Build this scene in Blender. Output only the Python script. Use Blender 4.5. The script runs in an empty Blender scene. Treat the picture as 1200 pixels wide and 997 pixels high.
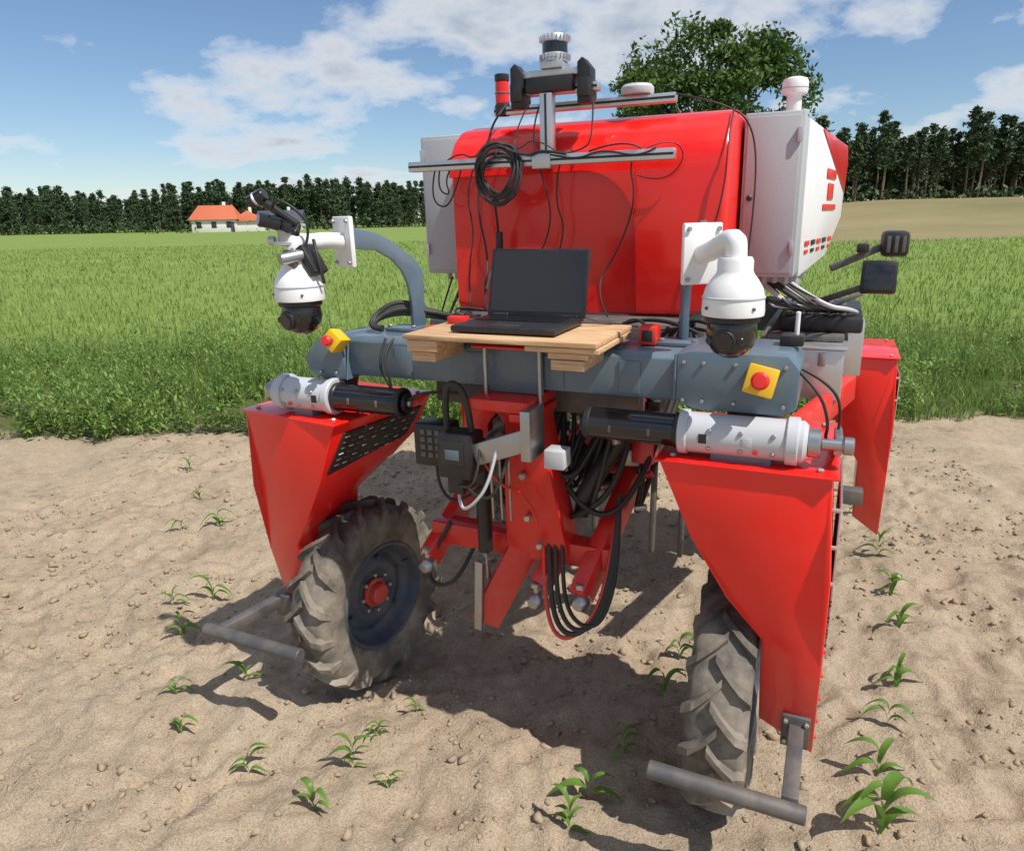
import bpy, bmesh, math, random
import numpy as np
from mathutils import Vector, Matrix, noise, Euler
random.seed(7); rng=np.random.default_rng(7)
sc=bpy.context.scene
sc.view_settings.view_transform='Standard'; sc.view_settings.look='None'; sc.view_settings.exposure=0
COL=sc.collection
rad=math.radians
# ---------------- materials ----------------
def newmat(name):
    m=bpy.data.materials.new(name); m.use_nodes=True
    nt=m.node_tree; return m,nt,nt.nodes['Principled BSDF']
def paint(name,col,rough=.4,metal=0,coat=0,dirt=.15,dirtcol=(.33,.27,.2),nscale=9,bump=0.0,bscale=200,spec=.5,low=0):
    m,nt,p=newmat(name); N=nt.nodes; L=nt.links
    tc=N.new('ShaderNodeTexCoord')
    n=N.new('ShaderNodeTexNoise'); n.inputs['Scale'].default_value=nscale; n.inputs['Detail'].default_value=6; n.inputs['Roughness'].default_value=.65
    L.new(tc.outputs['Object'],n.inputs['Vector'])
    r=N.new('ShaderNodeMapRange'); r.inputs['From Min'].default_value=.42; r.inputs['From Max'].default_value=.8
    r.inputs['To Min'].default_value=dirt*.12; r.inputs['To Max'].default_value=dirt*2.2
    L.new(n.outputs['Fac'],r.inputs['Value']); fac=r.outputs['Result']
    if low>0:   # dust thrown up by the wheels settles on the lower parts
        g=N.new('ShaderNodeNewGeometry'); s=N.new('ShaderNodeSeparateXYZ'); L.new(g.outputs['Position'],s.inputs[0])
        q=N.new('ShaderNodeMapRange'); q.inputs['From Min'].default_value=.75; q.inputs['From Max'].default_value=.2; q.inputs['To Min'].default_value=0; q.inputs['To Max'].default_value=low
        L.new(s.outputs['Z'],q.inputs['Value']); mu=N.new('ShaderNodeMath'); mu.operation='MULTIPLY'; L.new(q.outputs['Result'],mu.inputs[0]); L.new(n.outputs['Fac'],mu.inputs[1])
        ad=N.new('ShaderNodeMath'); ad.operation='ADD'; L.new(mu.outputs[0],ad.inputs[0]); L.new(fac,ad.inputs[1]); fac=ad.outputs[0]
    mx=N.new('ShaderNodeMix'); mx.data_type='RGBA'
    mx.inputs['A'].default_value=(*col,1); mx.inputs['B'].default_value=(*dirtcol,1)
    L.new(fac,mx.inputs['Factor']); L.new(mx.outputs['Result'],p.inputs['Base Color'])
    r2=N.new('ShaderNodeMapRange'); r2.inputs['To Min'].default_value=max(.03,rough-.1); r2.inputs['To Max'].default_value=min(1,rough+.2)
    L.new(n.outputs['Fac'],r2.inputs['Value']); L.new(r2.outputs['Result'],p.inputs['Roughness'])
    p.inputs['Metallic'].default_value=metal; p.inputs['Coat Weight'].default_value=coat; p.inputs['Coat Roughness'].default_value=.10
    p.inputs['Specular IOR Level'].default_value=spec
    if bump>0:
        n2=N.new('ShaderNodeTexNoise'); n2.inputs['Scale'].default_value=bscale; L.new(tc.outputs['Object'],n2.inputs['Vector'])
        b=N.new('ShaderNodeBump'); b.inputs['Strength'].default_value=bump; b.inputs['Distance'].default_value=.002
        L.new(n2.outputs['Fac'],b.inputs['Height']); L.new(b.outputs['Normal'],p.inputs['Normal'])
    return m
RED=paint('red_paint',(.86,.010,.005),.28,coat=.5,dirt=.025,low=.5,spec=.4,bump=.12,bscale=18)
REDM=paint('red_frame_paint',(.70,.012,.007),.36,coat=.2,dirt=.10,low=.4)
BLUE=paint('bluegrey_paint',(.095,.15,.20),.36,coat=.3,dirt=.12)
DBLUE=paint('rim_paint',(.05,.075,.105),.42,dirt=.22)
WHITE=paint('white_paint',(.8,.8,.79),.35,dirt=.05)
LGREY=paint('lightgrey_paint',(.52,.54,.57),.38,dirt=.08,coat=.2)
CAB=paint('cabinet_paint',(.42,.44,.46),.5,dirt=.06,bump=.3,bscale=300)
ALU=paint('aluminium',(.62,.63,.64),.35,metal=.85,dirt=.08)
STEEL=paint('steel',(.42,.43,.44),.32,metal=.9,dirt=.15)
DSTEEL=paint('dark_steel',(.10,.10,.105),.5,metal=.4,dirt=.3)
BLACK=paint('black_plastic',(.014,.014,.016),.35,dirt=.03,bump=.1)
BLACKR=paint('black_rubber',(.018,.018,.018),.5,dirt=.05)
GLOSS=paint('black_gloss',(.008,.008,.01),.12,dirt=.01,coat=.5)
SCREEN=paint('screen_glass',(.012,.014,.018),.16,dirt=.02,coat=.3)
TYRE=paint('tyre_rubber',(.055,.052,.048),.85,dirt=.45,dirtcol=(.34,.285,.22),nscale=7,bump=.4,bscale=150,low=.6)
YEL=paint('yellow_plastic',(.82,.50,.01),.4,dirt=.06)
REDP=paint('red_plastic',(.75,.02,.015),.3,dirt=.03)
ZINC=paint('zinc',(.55,.52,.45),.4,metal=.8,dirt=.15)
def woodmat():
    m,nt,p=newmat('wood_board'); N=nt.nodes;L=nt.links
    tc=N.new('ShaderNodeTexCoord'); mp=N.new('ShaderNodeMapping'); mp.inputs['Scale'].default_value=(3,40,40)
    n=N.new('ShaderNodeTexNoise'); n.inputs['Scale'].default_value=3; n.inputs['Detail'].default_value=6
    cr=N.new('ShaderNodeValToRGB'); cr.color_ramp.elements[0].color=(.40,.22,.10,1); cr.color_ramp.elements[1].color=(.72,.49,.28,1)
    cr.color_ramp.elements[0].position=.3; cr.color_ramp.elements[1].position=.7
    L.new(tc.outputs['Object'],mp.inputs['Vector']);L.new(mp.outputs['Vector'],n.inputs['Vector']);L.new(n.outputs['Fac'],cr.inputs['Fac']);L.new(cr.outputs['Color'],p.inputs['Base Color'])
    p.inputs['Roughness'].default_value=.6
    return m
WOOD=woodmat()
def perfmat(name,base,hole,scale):
    m,nt,p=newmat(name); N=nt.nodes;L=nt.links
    tc=N.new('ShaderNodeTexCoord'); v=N.new('ShaderNodeTexVoronoi'); v.inputs['Scale'].default_value=scale; v.inputs['Randomness'].default_value=0
    L.new(tc.outputs['Object'],v.inputs['Vector'])
    r=N.new('ShaderNodeValToRGB'); r.color_ramp.elements[0].position=.32; r.color_ramp.elements[1].position=.38
    r.color_ramp.elements[0].color=(*hole,1); r.color_ramp.elements[1].color=(*base,1)
    L.new(v.outputs['Distance'],r.inputs['Fac']); L.new(r.outputs['Color'],p.inputs['Base Color']); p.inputs['Roughness'].default_value=.45; p.inputs['Metallic'].default_value=.3
    return m
PERF=perfmat('perforated_grey',(.45,.46,.47),(.05,.05,.05),70)
# ---------------- mesh helpers ----------------
def empty(name,par=None):
    e=bpy.data.objects.new(name,None); e.empty_display_size=.1; COL.objects.link(e)
    if par: e.parent=par
    return e
def link(name,me,mat,par,smooth=None):
    if mat: me.materials.append(mat)
    if smooth is not None:
        me.polygons.foreach_set('use_smooth',[True]*len(me.polygons))
        me.set_sharp_from_angle(angle=rad(smooth))
    o=bpy.data.objects.new(name,me); COL.objects.link(o)
    if par: o.parent=par
    return o
def bevbm(bm,bev,seg=2):
    if bev>0:
        es=[e for e in bm.edges if len(e.link_faces)==2 and e.calc_face_angle(0)>rad(20)]
        bmesh.ops.bevel(bm,geom=es,offset=bev,segments=seg,affect='EDGES',profile=.5,clamp_overlap=True)
def box(name,x,y,z,mat,par,bev=.004,rot=None,seg=2):
    bm=bmesh.new(); bmesh.ops.create_cube(bm,size=1)
    c=Vector(((x[0]+x[1])/2,(y[0]+y[1])/2,(z[0]+z[1])/2)); s=(x[1]-x[0],y[1]-y[0],z[1]-z[0])
    bmesh.ops.scale(bm,vec=s,verts=bm.verts); bevbm(bm,min(bev,min(map(abs,s))*.3),seg)
    me=bpy.data.meshes.new(name); bm.to_mesh(me); bm.free()
    o=link(name,me,mat,par,35); o.location=c
    if rot: o.rotation_euler=[rad(v) for v in rot]
    return o
def solid(name,verts,faces,mat,par,bev=.004,seg=2,smooth=35):
    bm=bmesh.new(); vs=[bm.verts.new(v) for v in verts]
    for f in faces: bm.faces.new([vs[i] for i in f])
    bmesh.ops.recalc_face_normals(bm,faces=bm.faces); bevbm(bm,bev,seg)
    me=bpy.data.meshes.new(name); bm.to_mesh(me); bm.free()
    return link(name,me,mat,par,smooth)
def loft(name,A,Bp,mat,par,bev=.004,seg=2):
    n=len(A); faces=[list(range(n)),list(range(2*n-1,n-1,-1))]+[[i,(i+1)%n,n+(i+1)%n,n+i] for i in range(n)]
    return solid(name,list(A)+list(Bp),faces,mat,par,bev,seg)
def prism(name,pts,axis,lo,hi,mat,par,bev=.003,seg=2):
    def f(p,h):
        return {'x':(h,p[0],p[1]),'y':(p[0],h,p[1]),'z':(p[0],p[1],h)}[axis]
    return loft(name,[f(p,lo) for p in pts],[f(p,hi) for p in pts],mat,par,bev,seg)
def lathe(name,prof,mat,par,loc=(0,0,0),axis=(0,0,1),segs=40,smooth=35,spin=0):
    bm=bmesh.new(); rings=[]
    for r,z in prof:
        if r<1e-5: rings.append([bm.verts.new((0,0,z))])
        else: rings.append([bm.verts.new((r*math.cos(2*math.pi*i/segs),r*math.sin(2*math.pi*i/segs),z)) for i in range(segs)])
    for a,b in zip(rings[:-1],rings[1:]):
        for i in range(segs):
            j=(i+1)%segs
            if len(a)==1 and len(b)>1: bm.faces.new([a[0],b[i],b[j]])
            elif len(b)==1 and len(a)>1: bm.faces.new([a[i],a[j],b[0]])
            elif len(a)>1: bm.faces.new([a[i],a[j],b[j],b[i]])
    bmesh.ops.recalc_face_normals(bm,faces=bm.faces)
    q=Vector(axis).normalized().to_track_quat('Z','Y').to_matrix().to_4x4()
    bmesh.ops.transform(bm,matrix=Matrix.Translation(loc)@q@Matrix.Rotation(spin,4,'Z'),verts=bm.verts)
    me=bpy.data.meshes.new(name); bm.to_mesh(me); bm.free()
    return link(name,me,mat,par,smooth)
def cyl(name,p0,p1,r,mat,par,r2=None,segs=28,bev=.003):
    p0=Vector(p0);p1=Vector(p1);d=p1-p0;h=d.length; r2=r if r2 is None else r2; b=min(bev,r*.3,h*.3)
    return lathe(name,[(0,0),(r-b,0),(r,b),(r2,h-b),(r2-b,h),(0,h)],mat,par,p0,d,segs)
def cable(name,pts,r,mat,par,smooth=True,cyclic=False):
    cu=bpy.data.curves.new(name,'CURVE'); cu.dimensions='3D'; cu.bevel_depth=r; cu.bevel_resolution=3; cu.resolution_u=8; cu.use_fill_caps=True
    s=cu.splines.new('NURBS' if smooth else 'POLY'); s.points.add(len(pts)-1)
    for p,q in zip(s.points,pts): p.co=(*q,1)
    if smooth: s.order_u=3; s.use_endpoint_u=not cyclic
    s.use_cyclic_u=cyclic
    cu.materials.append(mat); o=bpy.data.objects.new(name,cu); COL.objects.link(o)
    if par: o.parent=par
    return o
def arrmesh(name,V,F,mat,par=None,smooth=False):
    me=bpy.data.meshes.new(name); V=np.asarray(V,dtype=np.float32); F=np.asarray(F,dtype=np.int32)
    me.vertices.add(len(V)); me.vertices.foreach_set('co',V.ravel())
    k=F.shape[1]; me.loops.add(F.size); me.loops.foreach_set('vertex_index',F.ravel())
    me.polygons.add(len(F)); me.polygons.foreach_set('loop_start',np.arange(0,F.size,k,dtype=np.int32))
    me.update(calc_edges=True); me.validate()
    if smooth: me.polygons.foreach_set('use_smooth',[True]*len(F))
    me.materials.append(mat); o=bpy.data.objects.new(name,me); COL.objects.link(o)
    if par: o.parent=par
    return o
# ---------------- world, sun, camera ----------------
ELEV=56; sh=Vector((.788,-.616,0)).normalized(); e=rad(ELEV)
sdir=Vector((sh.x*math.cos(e),sh.y*math.cos(e),math.sin(e)))
w=bpy.data.worlds.new('World'); sc.world=w; w.use_nodes=True; nt=w.node_tree; N=nt.nodes; L=nt.links
for n in list(N): N.remove(n)
out=N.new('ShaderNodeOutputWorld'); bg=N.new('ShaderNodeBackground'); bg2=N.new('ShaderNodeBackground'); ms=N.new('ShaderNodeMixShader')
sky=N.new('ShaderNodeTexSky'); sky.sky_type='NISHITA'; sky.sun_disc=False; sky.sun_elevation=e; sky.sun_rotation=math.atan2(sh.x,sh.y); sky.air_density=1.0; sky.dust_density=.1; sky.ozone_density=5
bg.inputs['Strength'].default_value=.11; L.new(sky.outputs['Color'],bg.inputs['Color'])
tc=N.new('ShaderNodeTexCoord'); sp=N.new('ShaderNodeSeparateXYZ'); L.new(tc.outputs['Generated'],sp.inputs[0])
za=N.new('ShaderNodeMath'); za.operation='MAXIMUM'; L.new(sp.outputs['Z'],za.inputs[0]); za.inputs[1].default_value=0
zb=N.new('ShaderNodeMath'); zb.operation='ADD'; L.new(za.outputs[0],zb.inputs[0]); zb.inputs[1].default_value=.30
dx=N.new('ShaderNodeMath'); dx.operation='DIVIDE'; L.new(sp.outputs['X'],dx.inputs[0]); L.new(zb.outputs[0],dx.inputs[1])
dy=N.new('ShaderNodeMath'); dy.operation='DIVIDE'; L.new(sp.outputs['Y'],dy.inputs[0]); L.new(zb.outputs[0],dy.inputs[1])
cb=N.new('ShaderNodeCombineXYZ'); L.new(dx.outputs[0],cb.inputs[0]); L.new(dy.outputs[0],cb.inputs[1]); cb.inputs[2].default_value=1.3
no=N.new('ShaderNodeTexNoise'); no.inputs['Scale'].default_value=2.6; no.inputs['Detail'].default_value=7; no.inputs['Roughness'].default_value=.55; L.new(cb.outputs[0],no.inputs['Vector'])
cr=N.new('ShaderNodeValToRGB'); cr.color_ramp.elements[0].position=.48; cr.color_ramp.elements[1].position=.59; cr.color_ramp.elements[0].color=(0,0,0,1); cr.color_ramp.elements[1].color=(.95,.95,.95,1)
L.new(no.outputs['Fac'],cr.inputs['Fac'])
cr2=N.new('ShaderNodeValToRGB'); cr2.color_ramp.elements[0].position=.50; cr2.color_ramp.elements[1].position=.72; cr2.color_ramp.elements[0].color=(.95,.97,1,1); cr2.color_ramp.elements[1].color=(.42,.50,.62,1)
L.new(no.outputs['Fac'],cr2.inputs['Fac']); L.new(cr2.outputs['Color'],bg2.inputs['Color']); bg2.inputs['Strength'].default_value=.9
L.new(cr.outputs['Color'],ms.inputs[0]); L.new(bg.outputs[0],ms.inputs[1]); L.new(bg2.outputs[0],ms.inputs[2]); L.new(ms.outputs[0],out.inputs['Surface'])
sl=bpy.data.lights.new('sun','SUN'); sl.energy=5.0; sl.angle=rad(.5); sl.color=(1,.955,.89); so=bpy.data.objects.new('sun',sl); COL.objects.link(so); so.rotation_euler=sdir.to_track_quat('Z','Y').to_euler()
cam=bpy.data.cameras.new('camera'); co=bpy.data.objects.new('camera',cam); COL.objects.link(co); sc.camera=co
cam.sensor_width=36; cam.sensor_fit='HORIZONTAL'; cam.lens=820/1200*36; cam.shift_x=-32/1200; cam.clip_end=3000; cam.clip_start=.05
th=math.atan(244/820); rho=rad(1.2)
co.matrix_world=Matrix.Translation((0,0,1.75))@(Matrix.Rotation(math.pi/2-th,4,'X')@Matrix.Rotation(-rho,4,'Z'))
# ---------------- ground ----------------
def axis_pts(lo,hi,step,far,grow=1.13):
    a=list(np.arange(lo,hi,step)); s=step; v=a[-1]
    while v<far: s*=grow; v+=s; a.append(v)
    s=step; v=a[0]; pre=[]
    while v>-far: s*=grow; v-=s; pre.append(v)
    return pre[::-1]+a
xs=axis_pts(-3.0,2.4,.021,1500,1.11); ys=axis_pts(1.0,4.8,.021,1500,1.11)
def edge_y(x): return 5.75+.25*math.sin(x*1.3)+.036*x
def ss(t): t=min(1,max(0,t)); return t*t*(3-2*t)
prints=[(random.uniform(-2.8,2.2),random.uniform(1.1,4.8),random.uniform(0,3.14)) for i in range(120)]
pgrid={}
for q in prints:
    for ax in (-1,0,1):
        for ay in (-1,0,1): pgrid.setdefault((math.floor(q[0]/.25)+ax,math.floor(q[1]/.25)+ay),[]).append(q)
def gh(x,y,fine=False):
    far=3.0*ss((x-12)/35)*ss((y-35)/60)
    d=max(abs(x),abs(y-3))
    if d>40: return far
    f=min(1,max(0,(40-d)/25))
    v=Vector((x,y,0))
    h=.045*noise.noise(v*1.2)+.034*noise.noise(v*2.9+Vector((3,1,5)))
    if d<9:
        h+=.022*noise.noise(v*6+Vector((9,2,1)))
        if fine:
            r=1-abs(noise.noise(v*5.3+Vector((1,8,2)))); h+=.024*(r**3-.4)
            r=1-abs(noise.noise(v*11+Vector((4,2,7)))); h+=.012*(r**2-.5)
            h+=.013*noise.noise(v*17)+.008*noise.noise(v*31)+.004*noise.noise(v*60)
            for (px,py,pa) in pgrid.get((math.floor(x/.25),math.floor(y/.25)),()):
                ex=x-px; ey=y-py
                if abs(ex)<.22 and abs(ey)<.22:
                    a_=ex*math.cos(pa)+ey*math.sin(pa); b_=-ex*math.sin(pa)+ey*math.cos(pa); q=(a_/.14)**2+(b_/.055)**2
                    if q<2.2: h+= -.026*math.exp(-q*1.6)+.013*math.exp(-((q-1.5)*3)**2)
            for c0 in (-.66,.72):
                al=(x+.10)*.9205-(y-2.11)*.3907-c0; bl=(x+.10)*.3907+(y-2.11)*.9205
                if abs(al)<.14 and (bl>.25):
                    h+=-.022*math.exp(-(al/.085)**4)+.010*math.sin((bl+abs(al)*1.0)*2*math.pi/.125)*math.exp(-(al/.08)**4)
    return h*f+far
V=[(x,y,gh(x,y,True)) for y in ys for x in xs]
nx=len(xs); ii,jj=np.meshgrid(np.arange(nx-1),np.arange(len(ys)-1)); b0=(jj*nx+ii).ravel()
F=np.stack([b0,b0+1,b0+nx+1,b0+nx],1)
m,nt,p=newmat('sandy_field_soil'); N=nt.nodes;L=nt.links
g=N.new('ShaderNodeNewGeometry'); s=N.new('ShaderNodeSeparateXYZ'); L.new(g.outputs['Position'],s.inputs[0])
def noi(scale,detail=5,rough=.6,vec=None):
    n=N.new('ShaderNodeTexNoise'); n.inputs['Scale'].default_value=scale; n.inputs['Detail'].default_value=detail; n.inputs['Roughness'].default_value=rough; L.new(g.outputs['Position'] if vec is None else vec,n.inputs['Vector']); return n
def ramp(src,p0,c0,p1,c1):
    r=N.new('ShaderNodeValToRGB'); r.color_ramp.elements[0].position=p0; r.color_ramp.elements[1].position=p1; r.color_ramp.elements[0].color=(*c0,1); r.color_ramp.elements[1].color=(*c1,1); L.new(src,r.inputs['Fac']); return r
def mixc(f,a,b,mode='MIX'):
    x=N.new('ShaderNodeMix'); x.data_type='RGBA'; x.blend_type=mode
    if isinstance(f,float): x.inputs['Factor'].default_value=f
    else: L.new(f,x.inputs['Factor'])
    L.new(a,x.inputs['A']); L.new(b,x.inputs['B']); return x.outputs['Result']
def math_(op,a,b):
    x=N.new('ShaderNodeMath'); x.operation=op
    for i,v in enumerate((a,b)):
        if isinstance(v,(int,float)): x.inputs[i].default_value=v
        else: L.new(v,x.inputs[i])
    return x.outputs[0]
n1=noi(1.1); n2=noi(14,7,.7); n3=noi(160,3,.6)
sand=mixc(.5,ramp(n1.outputs['Fac'],.3,(.31,.23,.15),.7,(.47,.375,.265)).outputs['Color'],ramp(n2.outputs['Fac'],.3,(.22,.16,.10),.65,(.51,.41,.295)).outputs['Color'])
sand=mixc(.4,sand,ramp(n3.outputs['Fac'],.35,(.15,.11,.07),.6,(.54,.44,.33)).outputs['Color'])
sand=mixc(ramp(noi(2.3,6,.7).outputs['Fac'],.52,(0,0,0),.66,(.6,.6,.6)).outputs['Color'],sand,ramp(n2.outputs['Fac'],.3,(.15,.105,.065),.7,(.33,.25,.17)).outputs['Color'])
gr=mixc(.5,ramp(noi(.25,3).outputs['Fac'],.3,(.14,.21,.045),.7,(.23,.30,.08)).outputs['Color'],ramp(noi(3).outputs['Fac'],.3,(.10,.16,.03),.7,(.24,.32,.08)).outputs['Color'])
under=ramp(noi(5).outputs['Fac'],.35,(.05,.075,.02),.7,(.15,.14,.06)).outputs['Color']
nr=N.new('ShaderNodeMapRange'); nr.inputs['From Min'].default_value=8; nr.inputs['From Max'].default_value=12; L.new(s.outputs['Y'],nr.inputs['Value'])
gr=mixc(nr.outputs['Result'],under,gr)
brown=ramp(noi(.05,4).outputs['Fac'],.3,(.17,.16,.07),.7,(.28,.23,.12)).outputs['Color']
fr=math_('MULTIPLY',math_('GREATER_THAN',s.outputs['X'],14.0),math_('GREATER_THAN',math_('ADD',s.outputs['Y'],math_('MULTIPLY',noi(.06,3).outputs['Fac'],20)),52.0))
gr=mixc(fr,gr,brown)
ed=math_('ADD',s.outputs['Y'],math_('MULTIPLY',noi(1.6).outputs['Fac'],1.0))
er=N.new('ShaderNodeMapRange'); er.inputs['From Min'].default_value=6.2; er.inputs['From Max'].default_value=6.7; L.new(ed,er.inputs['Value'])
L.new(mixc(er.outputs['Result'],sand,gr),p.inputs['Base Color']); p.inputs['Roughness'].default_value=.95; p.inputs['Specular IOR Level'].default_value=.15
bp=N.new('ShaderNodeBump'); bp.inputs['Distance'].default_value=.016; bp.inputs['Strength'].default_value=1.0
hh=math_('ADD',n2.outputs['Fac'],math_('MULTIPLY',n3.outputs['Fac'],.3)); L.new(hh,bp.inputs['Height']); L.new(bp.outputs['Normal'],p.inputs['Normal'])
arrmesh('ground',V,F,m,None,True)
SOIL=paint('soil_clod',(.37,.29,.2),.95,dirt=.3,dirtcol=(.23,.17,.11),nscale=30,spec=.1)
bm=bmesh.new(); bmesh.ops.create_icosphere(bm,subdivisions=1,radius=1); iv=np.array([v.co[:] for v in bm.verts]); ifc=np.array([[v.index for v in f.verts] for f in bm.faces]); bm.free()
CV=[];CF=[];k=0
for i in range(16000):
    x=random.uniform(-3.4,3.0); y=random.uniform(.95,5.8); r=random.choice([.002,.003,.003,.004,.004,.005,.006,.008,.012])*random.uniform(.7,1.4)
    if noise.noise(Vector((x*1.5,y*1.5,4)))<.0 and random.random()<.75: continue
    j=iv*(1+.35*rng.standard_normal((12,1)))*np.array([1.3,1,.8])*r
    a=random.uniform(0,6.28); R2=np.array([[math.cos(a),-math.sin(a),0],[math.sin(a),math.cos(a),0],[0,0,1]])
    CV.append(j@R2.T+np.array([x,y,gh(x,y,True)+r*.25])); CF.append(ifc+k); k+=12
arrmesh('soil_clods',np.concatenate(CV),np.concatenate(CF),SOIL)
# ---------------- vegetation ----------------
def leafmat(name,c0,c1,trans=.25,rough=.55):
    m,nt,p=newmat(name); N=nt.nodes;L=nt.links
    g=N.new('ShaderNodeNewGeometry'); r=N.new('ShaderNodeValToRGB'); r.color_ramp.elements[0].color=(*c0,1); r.color_ramp.elements[1].color=(*c1,1)
    L.new(g.outputs['Random Per Island'],r.inputs['Fac']); L.new(r.outputs['Color'],p.inputs['Base Color']); p.inputs['Roughness'].default_value=rough; p.inputs['Specular IOR Level'].default_value=.3
    if trans>0:
        t=N.new('ShaderNodeBsdfTranslucent'); L.new(r.outputs['Color'],t.inputs['Color']); x=N.new('ShaderNodeMixShader'); x.inputs[0].default_value=trans
        L.new(p.outputs[0],x.inputs[1]); L.new(t.outputs[0],x.inputs[2]); L.new(x.outputs[0],nt.nodes['Material Output'].inputs['Surface'])
    return m
GRASS=leafmat('grass_blades',(.15,.24,.045),(.34,.44,.12),.35)
WEED=leafmat('weed_leaves',(.09,.17,.03),(.28,.40,.10),.38)
def blades(name,X,Y,H,W,mat,lean=.5,segs=3):
    n=len(X); ang=rng.uniform(0,2*np.pi,n); la=rng.uniform(0,2*np.pi,n); ln=rng.uniform(.1,lean,n)*H
    Z=np.array([gh(x,y) for x,y in zip(X,Y)])
    Vs=[];ts=np.linspace(0,1,segs+1)
    for t in ts:
        cx=X+np.cos(la)*ln*t*t; cy=Y+np.sin(la)*ln*t*t; cz=Z+H*(t-.25*t*t*ln/np.maximum(H,.01)); wd=W*(1-t)**.6*.5+.0005
        Vs.append(np.stack([cx-np.cos(ang)*wd,cy-np.sin(ang)*wd,cz],1)); Vs.append(np.stack([cx+np.cos(ang)*wd,cy+np.sin(ang)*wd,cz],1))
    m_=2*(segs+1); Vv=np.stack(Vs,1).reshape(-1,3); base=np.arange(n)*m_
    F=np.concatenate([np.stack([base+2*s_,base+2*s_+1,base+2*s_+3,base+2*s_+2],1) for s_ in range(segs)])
    return arrmesh(name,Vv,F,mat)
def scatter(n,y0,y1,power,xf0,xf1):
    u=rng.uniform(0,1,n); Y=y0+(y1-y0)*u**power; X=rng.uniform(xf0,xf1,n)*(Y+1.5); return X,Y
X,Y=scatter(30000,5.7,9.5,1.3,-.95,.85); kp=np.array([noise.noise(Vector((x*.9,y*.9,0)))>-.3 and y>edge_y(x)+.45*noise.noise(Vector((x*2,y,1))) for x,y in zip(X,Y)]); X=X[kp];Y=Y[kp]
Hh=np.array([.30+.26*noise.noise(Vector((x*.8,y*.8,5))) for x,y in zip(X,Y)])*rng.uniform(.4,1.3,len(X)); Hh*=np.clip((Y-5.3)/1.2,.35,1)
blades('meadow_grass',X,Y,Hh,rng.uniform(.004,.012,len(X)),WEED,.8)
LV=[];LF=[];k=0
for i in range(3000):
    yy=5.75+ (random.random()**1.4)*4.5; xx=random.uniform(-.9,.75)*(yy+1.5)
    if noise.noise(Vector((xx*.7,yy*.7,9)))<-.2: continue
    Hp=random.uniform(.15,.62)*(.75+.6*noise.noise(Vector((xx*.6,yy*.6,2)))+.25); g0=gh(xx,yy)
    for j in range(random.randint(20,36)):
        t=random.uniform(.1,1); a=random.uniform(0,6.28); l=random.uniform(.03,.085)*(1.2-t*.6); wd=l*.2
        c=np.array([xx+random.gauss(0,.045),yy+random.gauss(0,.045),g0+Hp*t]); d=np.array([math.cos(a),math.sin(a),random.uniform(-.1,1.1)]); q=np.array([-math.sin(a),math.cos(a),0])
        LV+= [c,c+d*l*.5+q*wd,c+d*l,c+d*l*.5-q*wd]; LF.append([k,k+1,k+2,k+3]); k+=4
    c=np.array([xx,yy,g0]); LV+=[c,c+[.006,0,0],c+[.004,0,Hp],c+[0,0,Hp]]; LF.append([k,k+1,k+2,k+3]); k+=4
arrmesh('field_weeds',LV,LF,WEED)
X,Y=scatter(60000,8.3,60,1.9,-.85,.8); kp=~((X>13)&(Y>42)); X=X[kp];Y=Y[kp]
blades('crop_field',X,Y,rng.uniform(.08,.22,len(X)),rng.uniform(.012,.024,len(X))*(Y/12)**.7,GRASS,.7,2)
CORN=leafmat('corn_leaf',(.09,.20,.03),(.17,.30,.055),.35,.4)
def seedling(x,y,s,idx):
    Vv=[];Ff=[];k=0; z0=gh(x,y,True)-.005; n=random.randint(4,6); a0=random.uniform(-.5,.5); s*=1.2 if x<.8 else 1.3
    for i in range(n):
        a=a0+i*math.pi+random.uniform(-.6,.6); l=s*random.uniform(.55,1.1); up=random.uniform(.6,1.2); S=8
        h0=.14*s*i
        for j in range(S+1):
            t=j/S; rr=l*(.10*t+.65*t*t); zz=h0+l*(up*t-.80*t*t*t*(1.3-up*.3)); wd=l*.085*math.sin(math.pi*min(1,.12+t*.88))**.7*(1.0 if t<1 else .02)
            aa=a+.3*t*math.sin(i*3+idx)
            c=Vector((x+math.cos(aa)*rr,y+math.sin(aa)*rr,z0+max(zz,.004))); q=Vector((-math.sin(aa),math.cos(aa),0))*wd
            Vv+=[c-q+Vector((0,0,wd*.4)),c,c+q+Vector((0,0,wd*.4))]
        for j in range(S):
            b=k+3*j; Ff+=[[b,b+1,b+4,b+3],[b+1,b+2,b+5,b+4]]
        k+=3*(S+1)
    arrmesh('corn_seedling',Vv,Ff,CORN,None,True)
seeds=[(-.72,1.74,.12),(-.64,1.91,.10),(-.51,1.84,.07),(-1.0,1.93,.09),(-1.3,2.09,.09),(-.585,2.05,.06),(-.475,2.18,.06),(-1.18,2.38,.10),(.13,1.77,.15),(.065,1.65,.11),(.26,1.93,.12),(.455,2.27,.11),(.55,2.46,.13),(.965,1.61,.17),(1.05,1.81,.15),(1.34,2.27,.12),(1.55,2.67,.12),(-1.95,3.9,.12),(-2.15,3.85,.10),(-1.61,3.05,.12),(-1.6,2.72,.11),(-1.75,2.95,.09),(1.75,3.3,.12),(1.95,3.9,.11),(-1.3,3.6,.10),(-2.6,4.9,.11),(-2.3,4.4,.10),(1.65,2.95,.11),(2.2,4.3,.11),(-1.42,2.3,.08),(1.18,2.02,.12)]
for i,(x,y,s_) in enumerate(seeds): seedling(x,y,s_,i)
BARK=paint('bark',(.16,.11,.075),.9,dirt=.3,nscale=4); PBARK=paint('pine_bark',(.17,.10,.065),.9,dirt=.3,nscale=4)
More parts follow.
